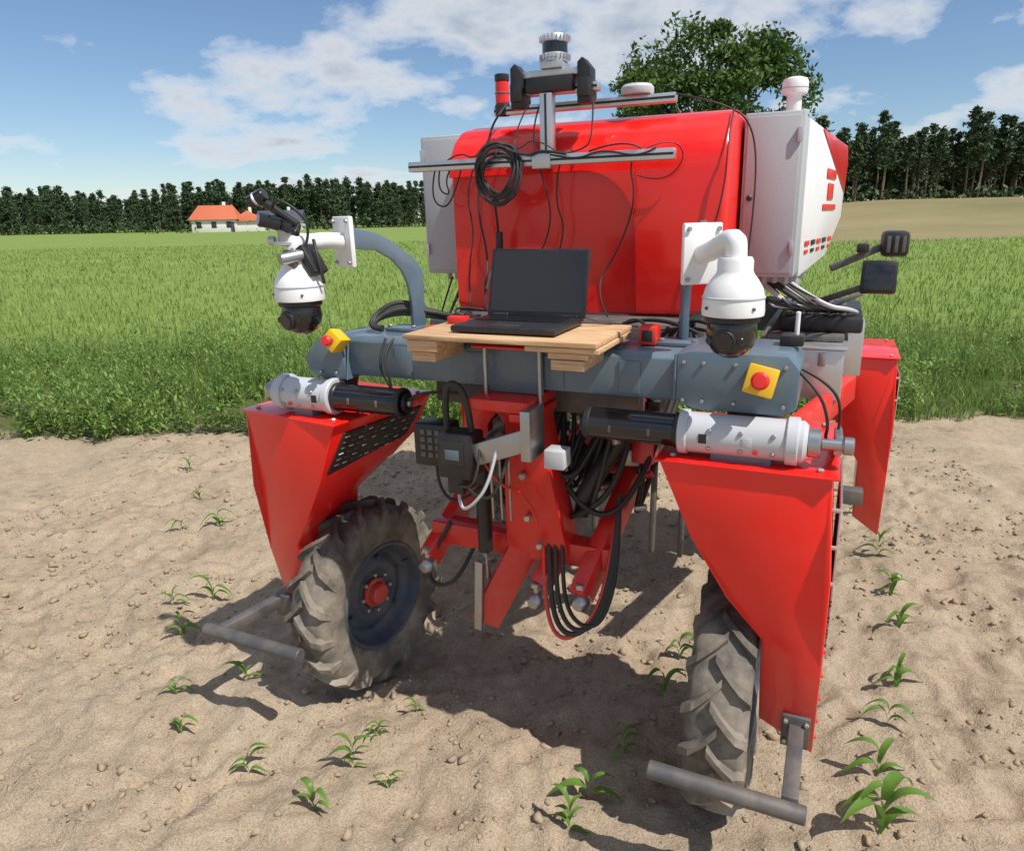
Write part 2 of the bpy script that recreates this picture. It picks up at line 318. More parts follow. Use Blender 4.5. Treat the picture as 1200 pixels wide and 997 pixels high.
def leafcloud(P,size):
    n=len(P); a=rng.standard_normal((n,3)); a/=np.linalg.norm(a,axis=1,keepdims=True); b=np.cross(a,rng.standard_normal((n,3))); b/=np.linalg.norm(b,axis=1,keepdims=True)
    s=size*rng.uniform(.6,1.4,(n,1)); V=np.stack([P-a*s,P-b*s*.45,P+a*s,P+b*s*.45],1).reshape(-1,3)
    k=np.arange(n)*4; return V,np.stack([k,k+1,k+2,k+3],1)
def trunkgeo(path,r0,r1,segs=7):
    V=[];F=[];n=len(path)
    for i,p in enumerate(path):
        r=r0+(r1-r0)*i/(n-1)
        for j in range(segs): V.append((p[0]+r*math.cos(6.2832*j/segs),p[1]+r*math.sin(6.2832*j/segs),p[2]))
    for i in range(n-1):
        for j in range(segs): F.append([i*segs+j,i*segs+(j+1)%segs,(i+1)*segs+(j+1)%segs,(i+1)*segs+j])
    return V,F
PINE=leafmat('pine_foliage',(.026,.052,.022),(.075,.115,.045),0,.7)
OAK=leafmat('broadleaf_foliage',(.03,.065,.014),(.12,.20,.04),.2,.5)
def treemesh(name,P,size,limbs,leaf,bark):
    V,F=leafcloud(P,size); V=list(map(tuple,V)); F=[list(f) for f in F]; nl=len(F)
    for path,r0,r1 in limbs:
        v,f=trunkgeo(path,r0,r1); k=len(V); V+=v; F+=[[q+k for q in ff] for ff in f]
    me=bpy.data.meshes.new(name); me.from_pydata([tuple(map(float,v)) for v in V],[],F); me.materials.append(leaf); me.materials.append(bark)
    me.polygons.foreach_set('material_index',[0]*nl+[1]*(len(F)-nl)); me.update(); return me
def pinem(base,wide,nc,top=10.2,expo=.6,sz=.26):
    P=[];limbs=[([(0,0,0),(random.uniform(-.2,.2),.1,5),(.0,.2,top-.9)],.15,.04)]
    for c in range(nc):
        t=random.random()**.85; z=base+(top-base)*t; rr=wide*(1-t)**expo*random.uniform(.2,1); a=random.uniform(0,6.28); cr_=random.uniform(.3,.75)*(1.15-t*.6)
        cc=np.array([rr*math.cos(a),rr*math.sin(a),z]); q=rng.standard_normal((34,3))*np.array([cr_,cr_,cr_*.5])*.75; P.append(q+cc)
        limbs.append(([(0,0,z-.4),(rr*math.cos(a)*.6,rr*math.sin(a)*.6,z-.1)],.05,.02))
    return treemesh('pine_mesh',np.concatenate(P),sz,limbs,PINE,PBARK)
pines=[pinem(random.uniform(3.0,5.5),random.uniform(1.2,1.9),32,random.uniform(9.0,11.5),.9) for v in range(9)]
firs=[pinem(random.uniform(.3,1.5),random.uniform(1.8,2.5),50,random.uniform(8.0,11.5),1.0) for v in range(9)]
forest=empty('pine_forest')
def plant(x,y,z,s,par,meshes,nm='pine'):
    o=bpy.data.objects.new(nm,random.choice(meshes)); COL.objects.link(o); o.parent=par; o.location=(x,y,z); o.rotation_euler=(0,0,random.uniform(0,6.28)); o.scale=(s*random.uniform(.8,1.4),s*random.uniform(.8,1.4),s)
for i in range(620):
    x=-200+i*.45+random.uniform(-2,2); r=i%5; hs=1.0+.25*noise.noise(Vector((x*.025,0,0)))+.14*random.uniform(-1,1)-(.12 if x<-100 else 0)+.035*r
    plant(x,186+r*6+random.uniform(-3,3),0,hs,forest,firs if random.random()<.85 else pines)
for i in range(330):
    x=34+i*.36+random.uniform(-1.5,1.5); r=i%6; y=98+r*4+random.uniform(-2,2); plant(x,y,gh(x,y)-.1,random.uniform(.75,1.0),forest,pines if r<2 else firs)
P=[]
for i in range(110): 
    x=34+i*1.0; P.append(rng.standard_normal((16,3))*np.array([1.4,1,.5])+np.array([x,97,gh(x,97)+.5]))
for i in range(280):
    x=-200+i*1.0; P.append(rng.standard_normal((20,3))*np.array([1.5,1,.9])+np.array([x,184,1.3+.8*noise.noise(Vector((x*.1,3,0)))]))
Vv,Ff=leafcloud(np.concatenate(P),.42); arrmesh('forest_undergrowth',Vv,Ff,PINE,forest)
P=[];limbs=[([(0,0,0),(.1,0,1.6),(.05,.1,3.2)],.34,.24),([(0,0,3),(.3,0,6),(.5,0,8.2)],.22,.05)]
for c in range(120):
    u=random.uniform(0,6.28); v=random.uniform(-.35,1); rr=random.uniform(.35,1)**.5
    cx=4.4*rr*math.cos(u)*math.sqrt(1-max(0,v)**2*.75); cy=3.2*rr*math.sin(u)*math.sqrt(1-max(0,v)**2*.8); cz=5.0+3.6*v*random.uniform(.7,1.05)
    cx+= .3; rr_=random.uniform(.4,1.0); q=rng.standard_normal((200,3)); q/=np.linalg.norm(q,axis=1,keepdims=True); q*=rng.uniform(.5,1.2,(200,1))*rr_*np.array([1,1,.7]); P.append(q+np.array([cx,cy,cz]))
    if c%4==0: limbs.append(([(0,0,3.0),(cx*.5,cy*.5,(3+cz)/2+.3),(cx,cy,cz)],.11,.02))
tm=treemesh('broadleaf_tree',np.concatenate(P),.12,limbs,OAK,BARK); to=bpy.data.objects.new('broadleaf_tree',tm); COL.objects.link(to); to.location=(7.1,31,0); to.scale=(.95,.95,1.0)
# ---------------- houses ----------------
ROOFR=paint('roof_tiles',(.50,.11,.04),.7,dirt=.15,nscale=2); ROOFD=paint('roof_dark',(.05,.06,.09),.35,dirt=.1); PLAS=paint('plaster',(.75,.72,.66),.8,dirt=.1,nscale=1); WIN=paint('window_glass',(.03,.04,.05),.1,dirt=.02)
def house(x,y,w_,d,h,rh,roof,rz,hip=0.0):
    H=empty('village_house'); H.location=(x,y,0); H.rotation_euler=(0,0,rad(rz))
    box('walls',(-w_/2,w_/2),(-d/2,d/2),(0,h),PLAS,H,.02)
    e_=.5; A=[(-w_/2-e_,-d/2-e_,h),(w_/2+e_,-d/2-e_,h),(w_/2+e_,d/2+e_,h),(-w_/2-e_,d/2+e_,h),(-w_/2-e_+hip,0,h+rh),(w_/2+e_-hip,0,h+rh)]
    A=[(a,b,c+.003) for a,b,c in A]
    solid('roof',A,[[0,1,5,4],[2,3,4,5],[1,2,5],[3,0,4],[3,2,1,0]],roof,H,.02)
    box('chimney',(w_*.15,w_*.15+.6),(.3,.9),(h+rh*.4,h+rh+.7),PLAS,H,.02)
    for i in range(3): 
        cx=-w_/2+w_*(i+.5)/3; box('window',(cx-.5,cx+.5),(-d/2-.05,-d/2+.05),(.9,2.2),WIN,H,.01)
    box('door',(w_/2-1.2,w_/2-.4),(-d/2-.04,-d/2+.04),(.02,2.05),ROOFD,H,.01)
house(-69.5,160,9,8,2.6,3.0,ROOFR,12,1.5); house(-63.5,162,6,7,2.2,2.2,ROOFR,-70,1); house(-57.5,166,9,7,2.4,2.0,ROOFD,8,0)
P=[rng.standard_normal((30,3))*np.array([1.6,1,.8])+np.array([x_,155,.9]) for x_ in (-75,-73,-58,-50,-47,-43,-80,-86)]
Vv,Ff=leafcloud(np.concatenate(P),.4); arrmesh('garden_hedge',Vv,Ff,PINE)
# =============== ROBOT FRAME ===============
RM=Matrix.Translation((-.10,2.11,0))@Matrix.Rotation(-rad(23),4,'Z')
def top(name):
    o=empty(name); o.matrix_world=RM; return o
rb=top('field_robot')
def wheel(name,loc,side,rz=0,spin=0):
    wp=empty(name,rb); wp.location=loc; wp.rotation_euler=(spin,0,rad(rz)); wp.scale=(.95,.91,.91)
    tp=[(.222,-.066),(.235,-.080),(.275,-.090),(.32,-.091),(.352,-.083),(.370,-.066),(.378,-.035),(.38,0),(.378,.035),(.370,.066),(.352,.083),(.32,.091),(.275,.090),(.235,.080),(.222,.066)]
    lathe('tyre',tp,TYRE,wp,(0,0,0),(1,0,0),72,60)
    V=[];F=[];k=0;NL=18
    for sd in (-1,1):
        for i in range(NL):
            t0=2*math.pi*(i+(.5 if sd>0 else 0))/NL; path=[]
            for s_ in (0,.2,.4,.6,.75,.87,1.0):
                if s_<=.75: lx=-.012+.094*(s_/.75); base=.377-.004*(s_/.75)-(.012 if s_>.6 else 0); hgt=.028
                else: lx=.082+.009*((s_-.75)/.25); base=.365-.05*((s_-.75)/.25); hgt=.022*(1-.75*(s_-.75)/.25)
                path.append((lx,base,hgt,t0+.32*s_**.85))
            for (lx,base,hgt,t) in path:
                hw=.016/.38 if lx<.07 else .020/.38
                nrm=(0,1) if lx<.075 else (.75,.66)
                for dt,hh_ in ((-hw,-.012),(-hw*.72,hgt),(hw*.72,hgt),(hw,-.012)):
                    xx=lx+nrm[0]*hh_*.6; rr=base+nrm[1]*hh_
                    V.append((sd*xx,rr*math.cos(t+dt),rr*math.sin(t+dt)))
            for q in range(len(path)-1):
                for c in range(3): b=k+4*q+c; F.append([b,b+1,b+5,b+4])
            F.append([k,k+1,k+2,k+3]); b=k+4*(len(path)-1); F.append([b,b+1,b+2,b+3]); k+=4*len(path)
    bm=bmesh.new(); vs=[bm.verts.new(v) for v in V]; [bm.faces.new([vs[i] for i in f]) for f in F]; bmesh.ops.recalc_face_normals(bm,faces=bm.faces)
    me=bpy.data.meshes.new('lugs'); bm.to_mesh(me); bm.free(); link('tread_lugs',me,TYRE,wp,30)
    s=side
    lathe('rim',[(.228,-.068*s),(.234,.076*s),(.228,.083*s),(.216,.080*s),(.208,.062*s),(.202,.040*s),(.190,.02*s),(.17,.010*s),(.14,.026*s),(.11,.030*s),(.095,.018*s),(.065,.016*s),(.06,-.01*s),(0,-.01*s)],DBLUE,wp,(0,0,0),(1,0,0),56,50)
    lathe('hub',[(.062,.018*s),(.062,.030*s),(.048,.034*s),(.044,.058*s),(.038,.064*s),(0,.064*s)],REDM,wp,(0,0,0),(1,0,0),32,35)
    for i in range(8):
        a=2*math.pi*i/8; cyl('bolt',(.016*s,.082*math.cos(a),.082*math.sin(a)),(.042*s,.082*math.cos(a),.082*math.sin(a)),.009,ZINC,wp,segs=6)
    for i in range(6):
        a=2*math.pi*i/6+.3; cyl('rim_bolt',(.018*s,.155*math.cos(a),.155*math.sin(a)),(.036*s,.155*math.cos(a),.155*math.sin(a)),.008,DSTEEL,wp,segs=6)
    cable('valve',[(.045*s,.16,.08),(.06*s,.165,.085),(.07*s,.17,.09)],.004,BLACKR,wp)
wheel('wheel',(-.665,.09,.36),1,-7); wheel('wheel',(.72,.03,.355),1,0,.1)
wheel('wheel',(-.70,1.6,.36),1); wheel('wheel',(.86,1.6,.36),1)
FR=[(.53,1.135,-.2),(.95,1.135,-.2),(.97,.86,-.2),(.972,.60,-.165),(.972,.27,-.10),(.822,.36,-.115),(.818,.50,-.145),(.815,.645,-.165),(.72,.765,-.19),(.62,.93,-.2)]
BK=[(.53,1.135,.28),(.95,1.135,.28),(.97,.86,.26),(.972,.60,.16),(.972,.27,.07),(.822,.36,.07),(.818,.50,.11),(.818,.80,.16),(.72,.88,.25),(.62,.98,.28)]
def leg(s,ox,oy,rz,nm='leg',sx=1):
    L_=empty(nm,rb); L_.location=(ox,oy,0); L_.rotation_euler=(0,0,rad(rz)); L_.scale=(sx,1,1)
    c=.72
    A=[((x-c)*s,b,z) for x,z,b in FR]; Bk=[((x-c)*s,b,z) for x,z,b in BK]
    loft('leg_housing',A,Bk,RED,L_,.006,2)
    box('top_plate',((.52-c) if s>0 else (c-.965),(.965-c) if s>0 else (c-.52)),(-.21,.29),(1.1365,1.143),RED,L_,.002)
    lo,hi=(.2535,.2585) if s>0 else (-.2585,-.2535)
    prism('perforated_panel',[(-.15,1.06),(.22,1.06),(.22,.86),(.12,.62),(-.10,.62),(-.15,.8)],'x',lo,hi,PERF,L_,.001)
    for zz in (.30,.36,.44,.52,.6): cyl('bolt',((.966-c)*s,-.06-.1*(zz-.3),zz),((.980-c)*s,-.06-.1*(zz-.3),zz),.006,REDM,L_,segs=8)
    for zz in (1.05,.95,.85): 
        for bb in (-.175,.24): cyl('bolt',((.955-c)*s,bb,zz),((.976-c)*s,bb,zz),.006,ZINC,L_,segs=8)
    for x_ in (.56,.92):
        for bb in (-.17,.24): cyl('top_bolt',((x_-c)*s,bb,1.143),((x_-c)*s,bb,1.152),.009,ZINC,L_,segs=6)
    return L_
lr=leg(1,.72,0,0); ll=leg(-1,-.655,.0,-8)
leg(1,1.0,1.6,0,sx=.8); leg(-1,-.72,1.6,0)
gp=empty('side_grille',ll)
def quadpanel(name,c4,th_,mat,par,nrm):
    n=Vector(nrm)*th_; A=[Vector(c) for c in c4]; B_=[c+n for c in A]
    return loft(name,[tuple(v) for v in A],[tuple(v) for v in B_],mat,par,.002)
def inner(b,z):
    zb=.93+(b+.2)/.48*.05; t=(1.135-z)/(1.135-zb); return Vector((.19-.09*t,b,z))
nn=Vector((.91,0,-.4)).normalized()
quadpanel('grille_plate',[inner(-.15,1.10)+nn*.001,inner(.24,1.10)+nn*.001,inner(.21,.99)+nn*.001,inner(-.18,.955)+nn*.001],.006,BLACK,gp,nn)
for r_ in range(6):
    for c_ in range(10):
        b_=-.13+c_*.036+r_*-.004; z_=1.085-r_*.020; p_=inner(b_,z_)+nn*.008
        o=box('slot',(-.0015,.0015),(0-.010,.010),(-.0025,.0025),DSTEEL if (r_+c_)%3 else LGREY,gp,.0008); o.location=p_; o.rotation_euler=(0,rad(24),0)
# ---- main beam ----
bp_=[(-.10,1.275),(-.10,1.385),(-.085,1.40),(.085,1.40),(.10,1.385),(.10,1.275)]
prism('front_beam',bp_,'x',-.58,.60,BLUE,rb,.004)
R_=[(.55,1.405),(.59,1.415),(.825,1.412),(.852,1.38),(.852,1.28),(.82,1.262),(.60,1.262),(.55,1.285)]
prism('beam_end_right',R_,'y',-.125,.125,BLUE,rb,.004)
L__=[(-.52,1.405),(-.60,1.395),(-.665,1.33),(-.645,1.27),(-.50,1.262)]
prism('beam_end_left',L__,'y',-.125,.125,BLUE,rb,.004)
for x_ in (.57,.62,.70,.82,-.54,-.60): 
    for z_ in (1.285,1.385):
        if x_>0 or z_<1.38: cyl('beam_bolt',(x_,-.125,z_),(x_,-.132,z_),.006,STEEL,rb,segs=6)
for x_ in (-.30,-.05,.20,.42): box('weld_plate',(x_-.03,x_+.03),(-.104,-.099),(1.285,1.375),BLUE,rb,.002)
cable('weld_seam',[(.548,-.127,1.405),(.548,-.127,1.285)],.003,BLUE,rb,False); cable('weld_seam',[(-.50,-.102,1.40),(-.50,-.127,1.265)],.003,BLUE,rb,False)
cyl('pivot_right',(.74,.0,1.12),(.74,.0,1.265),.07,DSTEEL,rb); cyl('pivot_left',(-.66,.0,1.12),(-.62,.0,1.27),.06,DSTEEL,rb)
for x_ in (-.38,.38): box('chassis_rail',(x_-.05,x_+.05),(.10,2.0),(1.26,1.36),BLUE,rb,.006)
box('rear_beam',(-.75,.95),(1.5,1.7),(1.22,1.36),BLUE,rb,.006)
box('engine_floor',(-.48,.54),(.35,1.95),(1.30,1.395),DSTEEL,rb,.01)
box('engine_block',(-.3,.35),(.55,1.7),(1.0,1.3),DSTEEL,rb,.03)
# ---- hood ----
prof=[(.60,1.40),(.585,1.90),(.60,1.965),(.645,2.03),(.71,2.075),(.80,2.095),(2.15,2.12),(2.2,2.05),(2.2,1.40)]
hood=loft('hood',[(-.505,y,z) for y,z in prof],[(.553,y,z) for y,z in prof],RED,rb,.022,4)
cp=[(-.60,1.30),(-.60,1.90),(.04,1.905)]+[(.04+.20*math.sin(a),1.705+.20*math.cos(a)) for a in [rad(v) for v in range(10,91,10)]]+[(.25,1.30)]
cut=prism('cutter',cp,'y',.3,.632,None,rb,0)
bo=hood.modifiers.new('b','BOOLEAN'); bo.object=cut; bo.operation='DIFFERENCE'; bo.solver='EXACT'
bpy.context.view_layer.update(); dg=bpy.context.evaluated_depsgraph_get(); nm=bpy.data.meshes.new_from_object(hood.evaluated_get(dg)); hood.modifiers.clear(); hood.data=nm
bpy.data.objects.remove(cut)
try: nm.set_sharp_from_angle(angle=rad(28))
except: pass
box('hood_lower_lip',(-.49,.54),(.605,.64),(1.375,1.40),BLACKR,rb,.004)
def cabinet(x0,x1,s):
    C_=empty('control_cabinet_housing',rb)
    box('cabinet_body',(x0,x1),(.85,1.12),(1.52,2.085),CAB,C_,.008)
    box('cabinet_lip',(x0+.012,x1-.012),(.842,.8505),(1.535,2.07),CAB,C_,.003)
    for zz in (1.60,1.98): box('hinge',(x0+.006 if s<0 else x1-.022,x0+.022 if s<0 else x1-.006),(.832,.842),(zz,zz+.05),ALU,C_,.002)
    cyl('lock',((x0+x1)/2+.07*-s,.843,1.80),((x0+x1)/2+.07*-s,.832,1.80),.010,BLACK,C_)
    for i in range(4): cyl('cable_gland',(x0+.05+i*.04,.95,1.52),(x0+.05+i*.04,.95,1.485),.011,LGREY,C_,segs=10)
cabinet(.562,.765,1); cabinet(-.775,-.53,-1)
sp_=[(1.125,2.085),(2.15,2.06),(2.2,1.98),(2.15,1.72),(1.75,1.55),(1.125,1.50)]
def sidep(name,pts,off,mat,th_=.012):
    f=lambda b: .768+.135*(b-1.125)/1.05
    return loft(name,[(f(b)+off,b,z) for b,z in pts],[(f(b)+off-th_,b,z) for b,z in pts],mat,rb,.003)
sidep('side_panel',sp_,0,WHITE,.03)
sidep('side_red_corner',[(1.40,2.075),(2.14,2.055),(2.19,1.98),(2.16,1.84)],.005,RED,.004)
sidep('side_logo',[(1.6,1.93),(1.85,1.93),(1.85,1.89),(1.6,1.89)],.0055,REDP,.004); sidep('side_logo',[(1.65,1.87),(1.8,1.87),(1.8,1.80),(1.65,1.80)],.0055,REDP,.004); sidep('side_logo',[(1.55,1.78),(1.9,1.78),(1.9,1.755),(1.55,1.755)],.0055,REDP,.004)
for i,(bb,mt) in enumerate([(1.2,REDP),(1.34,BLACK),(1.48,REDP),(1.62,BLACK),(1.78,REDP)]):
    sidep('sponsor_logo',[(bb,1.635),(bb+.09,1.635),(bb+.09,1.615),(bb,1.615)],.0052,mt,.004); sidep('sponsor_logo',[(bb,1.60),(bb+.07,1.60),(bb+.07,1.585),(bb,1.585)],.0052,mt,.004)
box('inner_rear_body',(.56,.765),(1.13,2.1),(1.45,2.05),LGREY,rb,.01)
box('left_rear_body',(-.78,-.52),(1.13,2.1),(1.45,2.07),WHITE,rb,.02)
def actuator(xb,xm,xw,xr,b,z,nm):
    A_=empty(nm,rb); s=1 if xw>xb else -1
    cyl('motor_tube',(xb,b,z),(xm,b,z),.043,GLOSS,A_,segs=40,bev=.006)
    for t in (.0,.93): cyl('motor_cap',(xb+(xm-xb)*t,b,z),(xb+(xm-xb)*(t+.07),b,z),.046,BLACK,A_,segs=40)
    cyl('motor_nose',(xb,b,z),(xb-.012*s,b,z),.030,BLACK,A_,segs=30); cyl('motor_plug',(xb-.012*s,b,z),(xb-.022*s,b,z),.012,ALU,A_,segs=16)
    cyl('actuator_body',(xm,b,z),(xw,b,z),.053,LGREY,A_,segs=40,bev=.01)
    cyl('flange',(xm-.004*s,b,z),(xm+.02*s,b,z),.059,LGREY,A_,segs=40)
    cyl('flange',(xw-.05*s,b,z),(xw-.02*s,b,z),.061,LGREY,A_,segs=40)
    cyl('end_cap',(xw,b,z),(xw+.03*s,b,z),.036,STEEL,A_); cyl('rod',(xw+.03*s,b,z),(xr,b,z),.014,STEEL,A_)
    for q in (.25,.5,.75):
        x_=xm+(xw-xm)*q
        for a in (-.5,.4):
            cyl('fitting',(x_,b-.049*math.cos(a),z+.049*math.sin(a)),(x_,b-.059*math.cos(a),z+.059*math.sin(a)),.006,STEEL,A_,segs=8)
    for q,mt,w2 in ((.2,BLACK,.010),(.55,LGREY,.012),(.62,REDP,.006)):
        x_=xm+(xw-xm)*q
        box('label',(x_-w2,x_+w2),(b-.0545,b-.0525),(z-.012,z+.012) if mt!=REDP else (z-.028,z-.018),mt,A_,.0005)
    for q in (.3,.7): box('motor_band',(xb+(xm-xb)*q-.004,xb+(xm-xb)*q+.004),(b-.046,b+.046),(z-.01,z+.01),DSTEEL,A_,.001)
    box('mount',(min(xm,xw)+.08,max(xm,xw)-.08),(b-.03,b+.05),(1.14,z-.03),BLUE,A_,.004)
actuator(.31,.575,.885,.97,-.14,1.205,'steering_actuator'); actuator(-.28,-.54,-.775,-.82,-.14,1.21,'steering_actuator')
# ---- row guard tubes ----
cyl('row_guard_tube',(.575,-.42,.362),(.965,-.42,.352),.023,DSTEEL,rb); box('row_guard_arm',(.905,.945),(-.41,-.09),(.345,.385),DSTEEL,rb,.003); box('row_guard_bracket',(.885,.96),(-.14,-.112),(.31,.41),DSTEEL,rb,.003)
cyl('row_guard_tube',(-1.04,-.36,.372),(-.62,-.36,.366),.023,DSTEEL,rb); box('row_guard_arm',(-.975,-.935),(-.35,-.06),(.35,.39),DSTEEL,rb,.003,(0,0,-10)); box('row_guard_bracket',(-.95,-.87),(-.12,-.07),(.31,.40),DSTEEL,rb,.003)
for x_,b_,z_ in ((.895,-.14,.33),(.95,-.14,.395),(.895,-.14,.395)): cyl('guard_bolt',(x_,b_,z_),(x_,b_-.01,z_),.007,ZINC,rb,segs=6)
# ---- camera arms ----
def arm(foot,tip,nm):
    f=Vector((foot[0],foot[1])); t=Vector((tip[0],tip[1])); d=(t-f); Lh=d.length; d.normalize(); q=Vector((-d.y,d.x))*.010
    ol=[(-.052,1.405),(-.052,1.59),(-.03,1.625),(.0,1.65),(.06,1.695),(.10,1.715),(Lh,1.735)]
    il=[(Lh,1.67),(.10,1.66),(.05,1.63),(.02,1.595),(.002,1.55),(-.006,1.49),(-.006,1.405)]
    pts=ol+il
    A=[(f.x+d.x*u+q.x,f.y+d.y*u+q.y,z) for u,z in pts]; Bq=[(f.x+d.x*u-q.x,f.y+d.y*u-q.y,z) for u,z in pts]
    A_=empty(nm,rb); loft('arm_plate',A,Bq,BLUE,A_,.003)
    box('foot',(f.x-.07,f.x+.04),(f.y-.045,f.y+.045),(1.401,1.413),BLUE,A_,.002)
    for i in (-1,1): cyl('foot_bolt',(f.x-.015+i*.045,f.y-.03,1.412),(f.x-.015+i*.045,f.y-.03,1.422),.008,STEEL,A_,segs=6)
arm((.54,.04),(.60,-.10),'camera_arm'); arm((-.37,.06),(-.47,-.10),'camera_arm')
def ptz(x,y,zb,plate,pz):
    C_=top('security_camera')
    lathe('ball',[(0,0),(.02,.003),(.040,.014),(.053,.032),(.058,.056),(.056,.08),(.05,.105)],GLOSS,C_,(x,y,zb))
    lathe('collar',[(.058,.084),(.062,.088),(.062,.104),(.055,.106)],BLACK,C_,(x,y,zb))
    lathe('shell',[(.056,.098),(.070,.101),(.071,.110),(.069,.142),(.064,.162),(.053,.180),(.043,.193),(.040,.20),(.040,.222),(.036,.230),(0,.230)],WHITE,C_,(x,y,zb),segs=48,smooth=30)
    lathe('shell_ring',[(.0675,.138),(.0712,.140),(.0712,.143),(.0675,.145)],LGREY,C_,(x,y,zb),segs=48)
    fd=Vector((-.15,-.95,-.1)).normalized(); p0=Vector((x,y,zb+.052))
    cyl('lens_ring',p0+fd*.042,p0+fd*.061,.028,BLACK,C_); cyl('lens',p0+fd*.059,p0+fd*.064,.021,GLOSS,C_)
    for s_ in (-1,1): cyl('ir_window',p0+fd*.047+Vector((.034*s_,0,0)),p0+fd*.053+Vector((.036*s_,.0,0)),.009,SCREEN,C_)
    for s_ in (-1,1): cyl('shell_screw',(x+.05*s_,y-.048,zb+.12),(x+.054*s_,y-.052,zb+.12),.004,DSTEEL,C_,segs=8)
    px,py=plate
    nb=Vector((x-px,y-py,0)).normalized()
    o=box('wall_plate',(-.052,.052),(-.008,.008),(-.074,.074),WHITE,C_,.012); o.location=(px,py,pz); o.rotation_euler=(0,0,math.atan2(nb.y,nb.x)+math.pi/2)
    for i in (-1,1):
        for j in (-1,1):
            t_=Vector((-nb.y,nb.x,0)); c=Vector((px,py,pz))+t_*.040*i+Vector((0,0,.06*j)); cyl('plate_bolt',c+nb*.006,c+nb*.016,.006,STEEL,C_,segs=6)
    cable('bracket_tube',[(px,py,pz+.0),(px+nb.x*.05,py+nb.y*.05,pz+.008),(x-nb.x*.05,y-nb.y*.05,zb+.262),(x-nb.x*.01,y-nb.y*.01,zb+.268),(x,y,zb+.255),(x,y,zb+.225)],.025,WHITE,C_)
    return C_
ptz(.70,-.24,1.425,(.60,-.11),1.655)
pl=ptz(-.535,-.26,1.43,(-.47,-.115),1.69)
X_=top('action_camera_rig')
cyl('clamp_ball',(-.56,-.25,1.69),(-.56,-.25,1.735),.03,STEEL,X_); cyl('clamp_ring',(-.56,-.25,1.685),(-.56,-.25,1.698),.045,ALU,X_)
box('camera_body',(-.60,-.53),(-.285,-.22),(1.73,1.76),BLACK,X_,.008,(0,25,10)); cyl('camera_lens',(-.56,-.28,1.745),(-.59,-.33,1.76),.019,GLOSS,X_)
cyl('camera_boom',(-.52,-.25,1.74),(-.64,-.27,1.82),.012,BLACK,X_); cyl('boom_head',(-.66,-.28,1.805),(-.61,-.27,1.83),.018,GLOSS,X_); cyl('boom_ring',(-.642,-.276,1.813),(-.634,-.275,1.817),.021,ALU,X_)
box('side_box',(-.50,-.47),(-.28,-.22),(1.60,1.69),BLACK,X_,.006,(0,-30,0)); cyl('small_lens',(-.50,-.27,1.66),(-.53,-.33,1.65),.017,STEEL,X_)
box('bracket',(-.59,-.48),(-.24,-.225),(1.66,1.70),ALU,X_,.003,(0,30,0)); box('bracket',(-.55,-.50),(-.30,-.285),(1.63,1.67),DSTEEL,X_,.003,(0,20,0))
cyl('knob',(-.60,-.26,1.70),(-.62,-.27,1.70),.013,ALU,X_,segs=12); cyl('knob',(-.49,-.29,1.72),(-.49,-.31,1.725),.010,BLACK,X_,segs=12)
cable('rig_cable',[(-.60,-.26,1.78),(-.56,-.3,1.82),(-.50,-.28,1.79),(-.47,-.25,1.73),(-.50,-.27,1.66)],.004,BLACKR,X_); cable('rig_cable',[(-.48,-.24,1.70),(-.44,-.28,1.66),(-.45,-.25,1.58)],.005,BLACKR,X_)
# ---- board + laptop ----
W_=top('wooden_board')
box('plywood_top',(-.175,.385),(-.285,.04),(1.436,1.449),WOOD,W_,.002)
box('plywood_lower',(.19,.39),(-.28,.03),(1.4205,1.434),WOOD,W_,.002)
box('spacer',(-.165,-.07),(-.28,.02),(1.4025,1.434),WOOD,W_,.002); box('spacer',(.25,.36),(-.27,.02),(1.4025,1.4185),WOOD,W_,.002)
box('spacer_lower',(-.155,-.08),(-.275,-.11),(1.375,1.4005),WOOD,W_,.002); box('spacer_lower',(.26,.35),(-.275,-.11),(1.375,1.4005),WOOD,W_,.002)
LP=top('laptop_computer')
z0=1.4495
box('base',(-.055,.255),(-.230,.0),(z0+.004,z0+.021),BLACK,LP,.006)
for i in range(5):
    for j in range(15):
        x_=-.040+j*.0176; y_=-.112+i*.018; box('key',(x_,x_+.015),(y_,y_+.015),(z0+.0212,z0+.0245),GLOSS,LP,.001)
box('touchpad',(.05,.14),(-.21,-.135),(z0+.0212,z0+.0218),BLACKR,LP,.0002)
lidM=[(-.056,.002,z0+.018),(.256,.002,z0+.018),(.256,.055,z0+.212),(-.056,.055,z0+.212)]
loft('lid',lidM,[(x,y+.009,z-.002) for x,y,z in lidM],BLACK,LP,.003)
def lp(u,v,o): return (-.056+.312*u,.002+.053*v-o,z0+.018+.194*v+o*.25)
loft('screen',[lp(.03,.08,.0012),lp(.97,.08,.0012),lp(.97,.96,.0012),lp(.03,.96,.0012)],[lp(.03,.08,-.003),lp(.97,.08,-.003),lp(.97,.96,-.003),lp(.03,.96,-.003)],GLOSS,LP,0)
for x_ in (-.01,.21): cyl('hinge',(x_-.025,.002,z0+.022),(x_+.025,.002,z0+.022),.006,BLACK,LP)
box('usb_hub',(-.15,-.09),(-.08,-.045),(z0,z0+.022),REDP,LP,.003)
cable('laptop_cable',[(-.09,-.06,z0+.01),(-.075,-.03,z0+.012),(-.055,-.05,z0+.012)],.003,BLACKR,LP); cable('laptop_cable',[(-.055,-.02,z0+.012),(-.12,.02,z0+.01),(-.16,.05,z0+.02),(-.2,.12,1.43),(-.15,.25,1.42)],.003,BLACKR,LP)
cable('laptop_cable',[(.255,-.03,z0+.012),(.30,.0,z0+.008),(.34,.05,z0-.0),(.36,.2,1.42)],.003,BLACKR,LP)
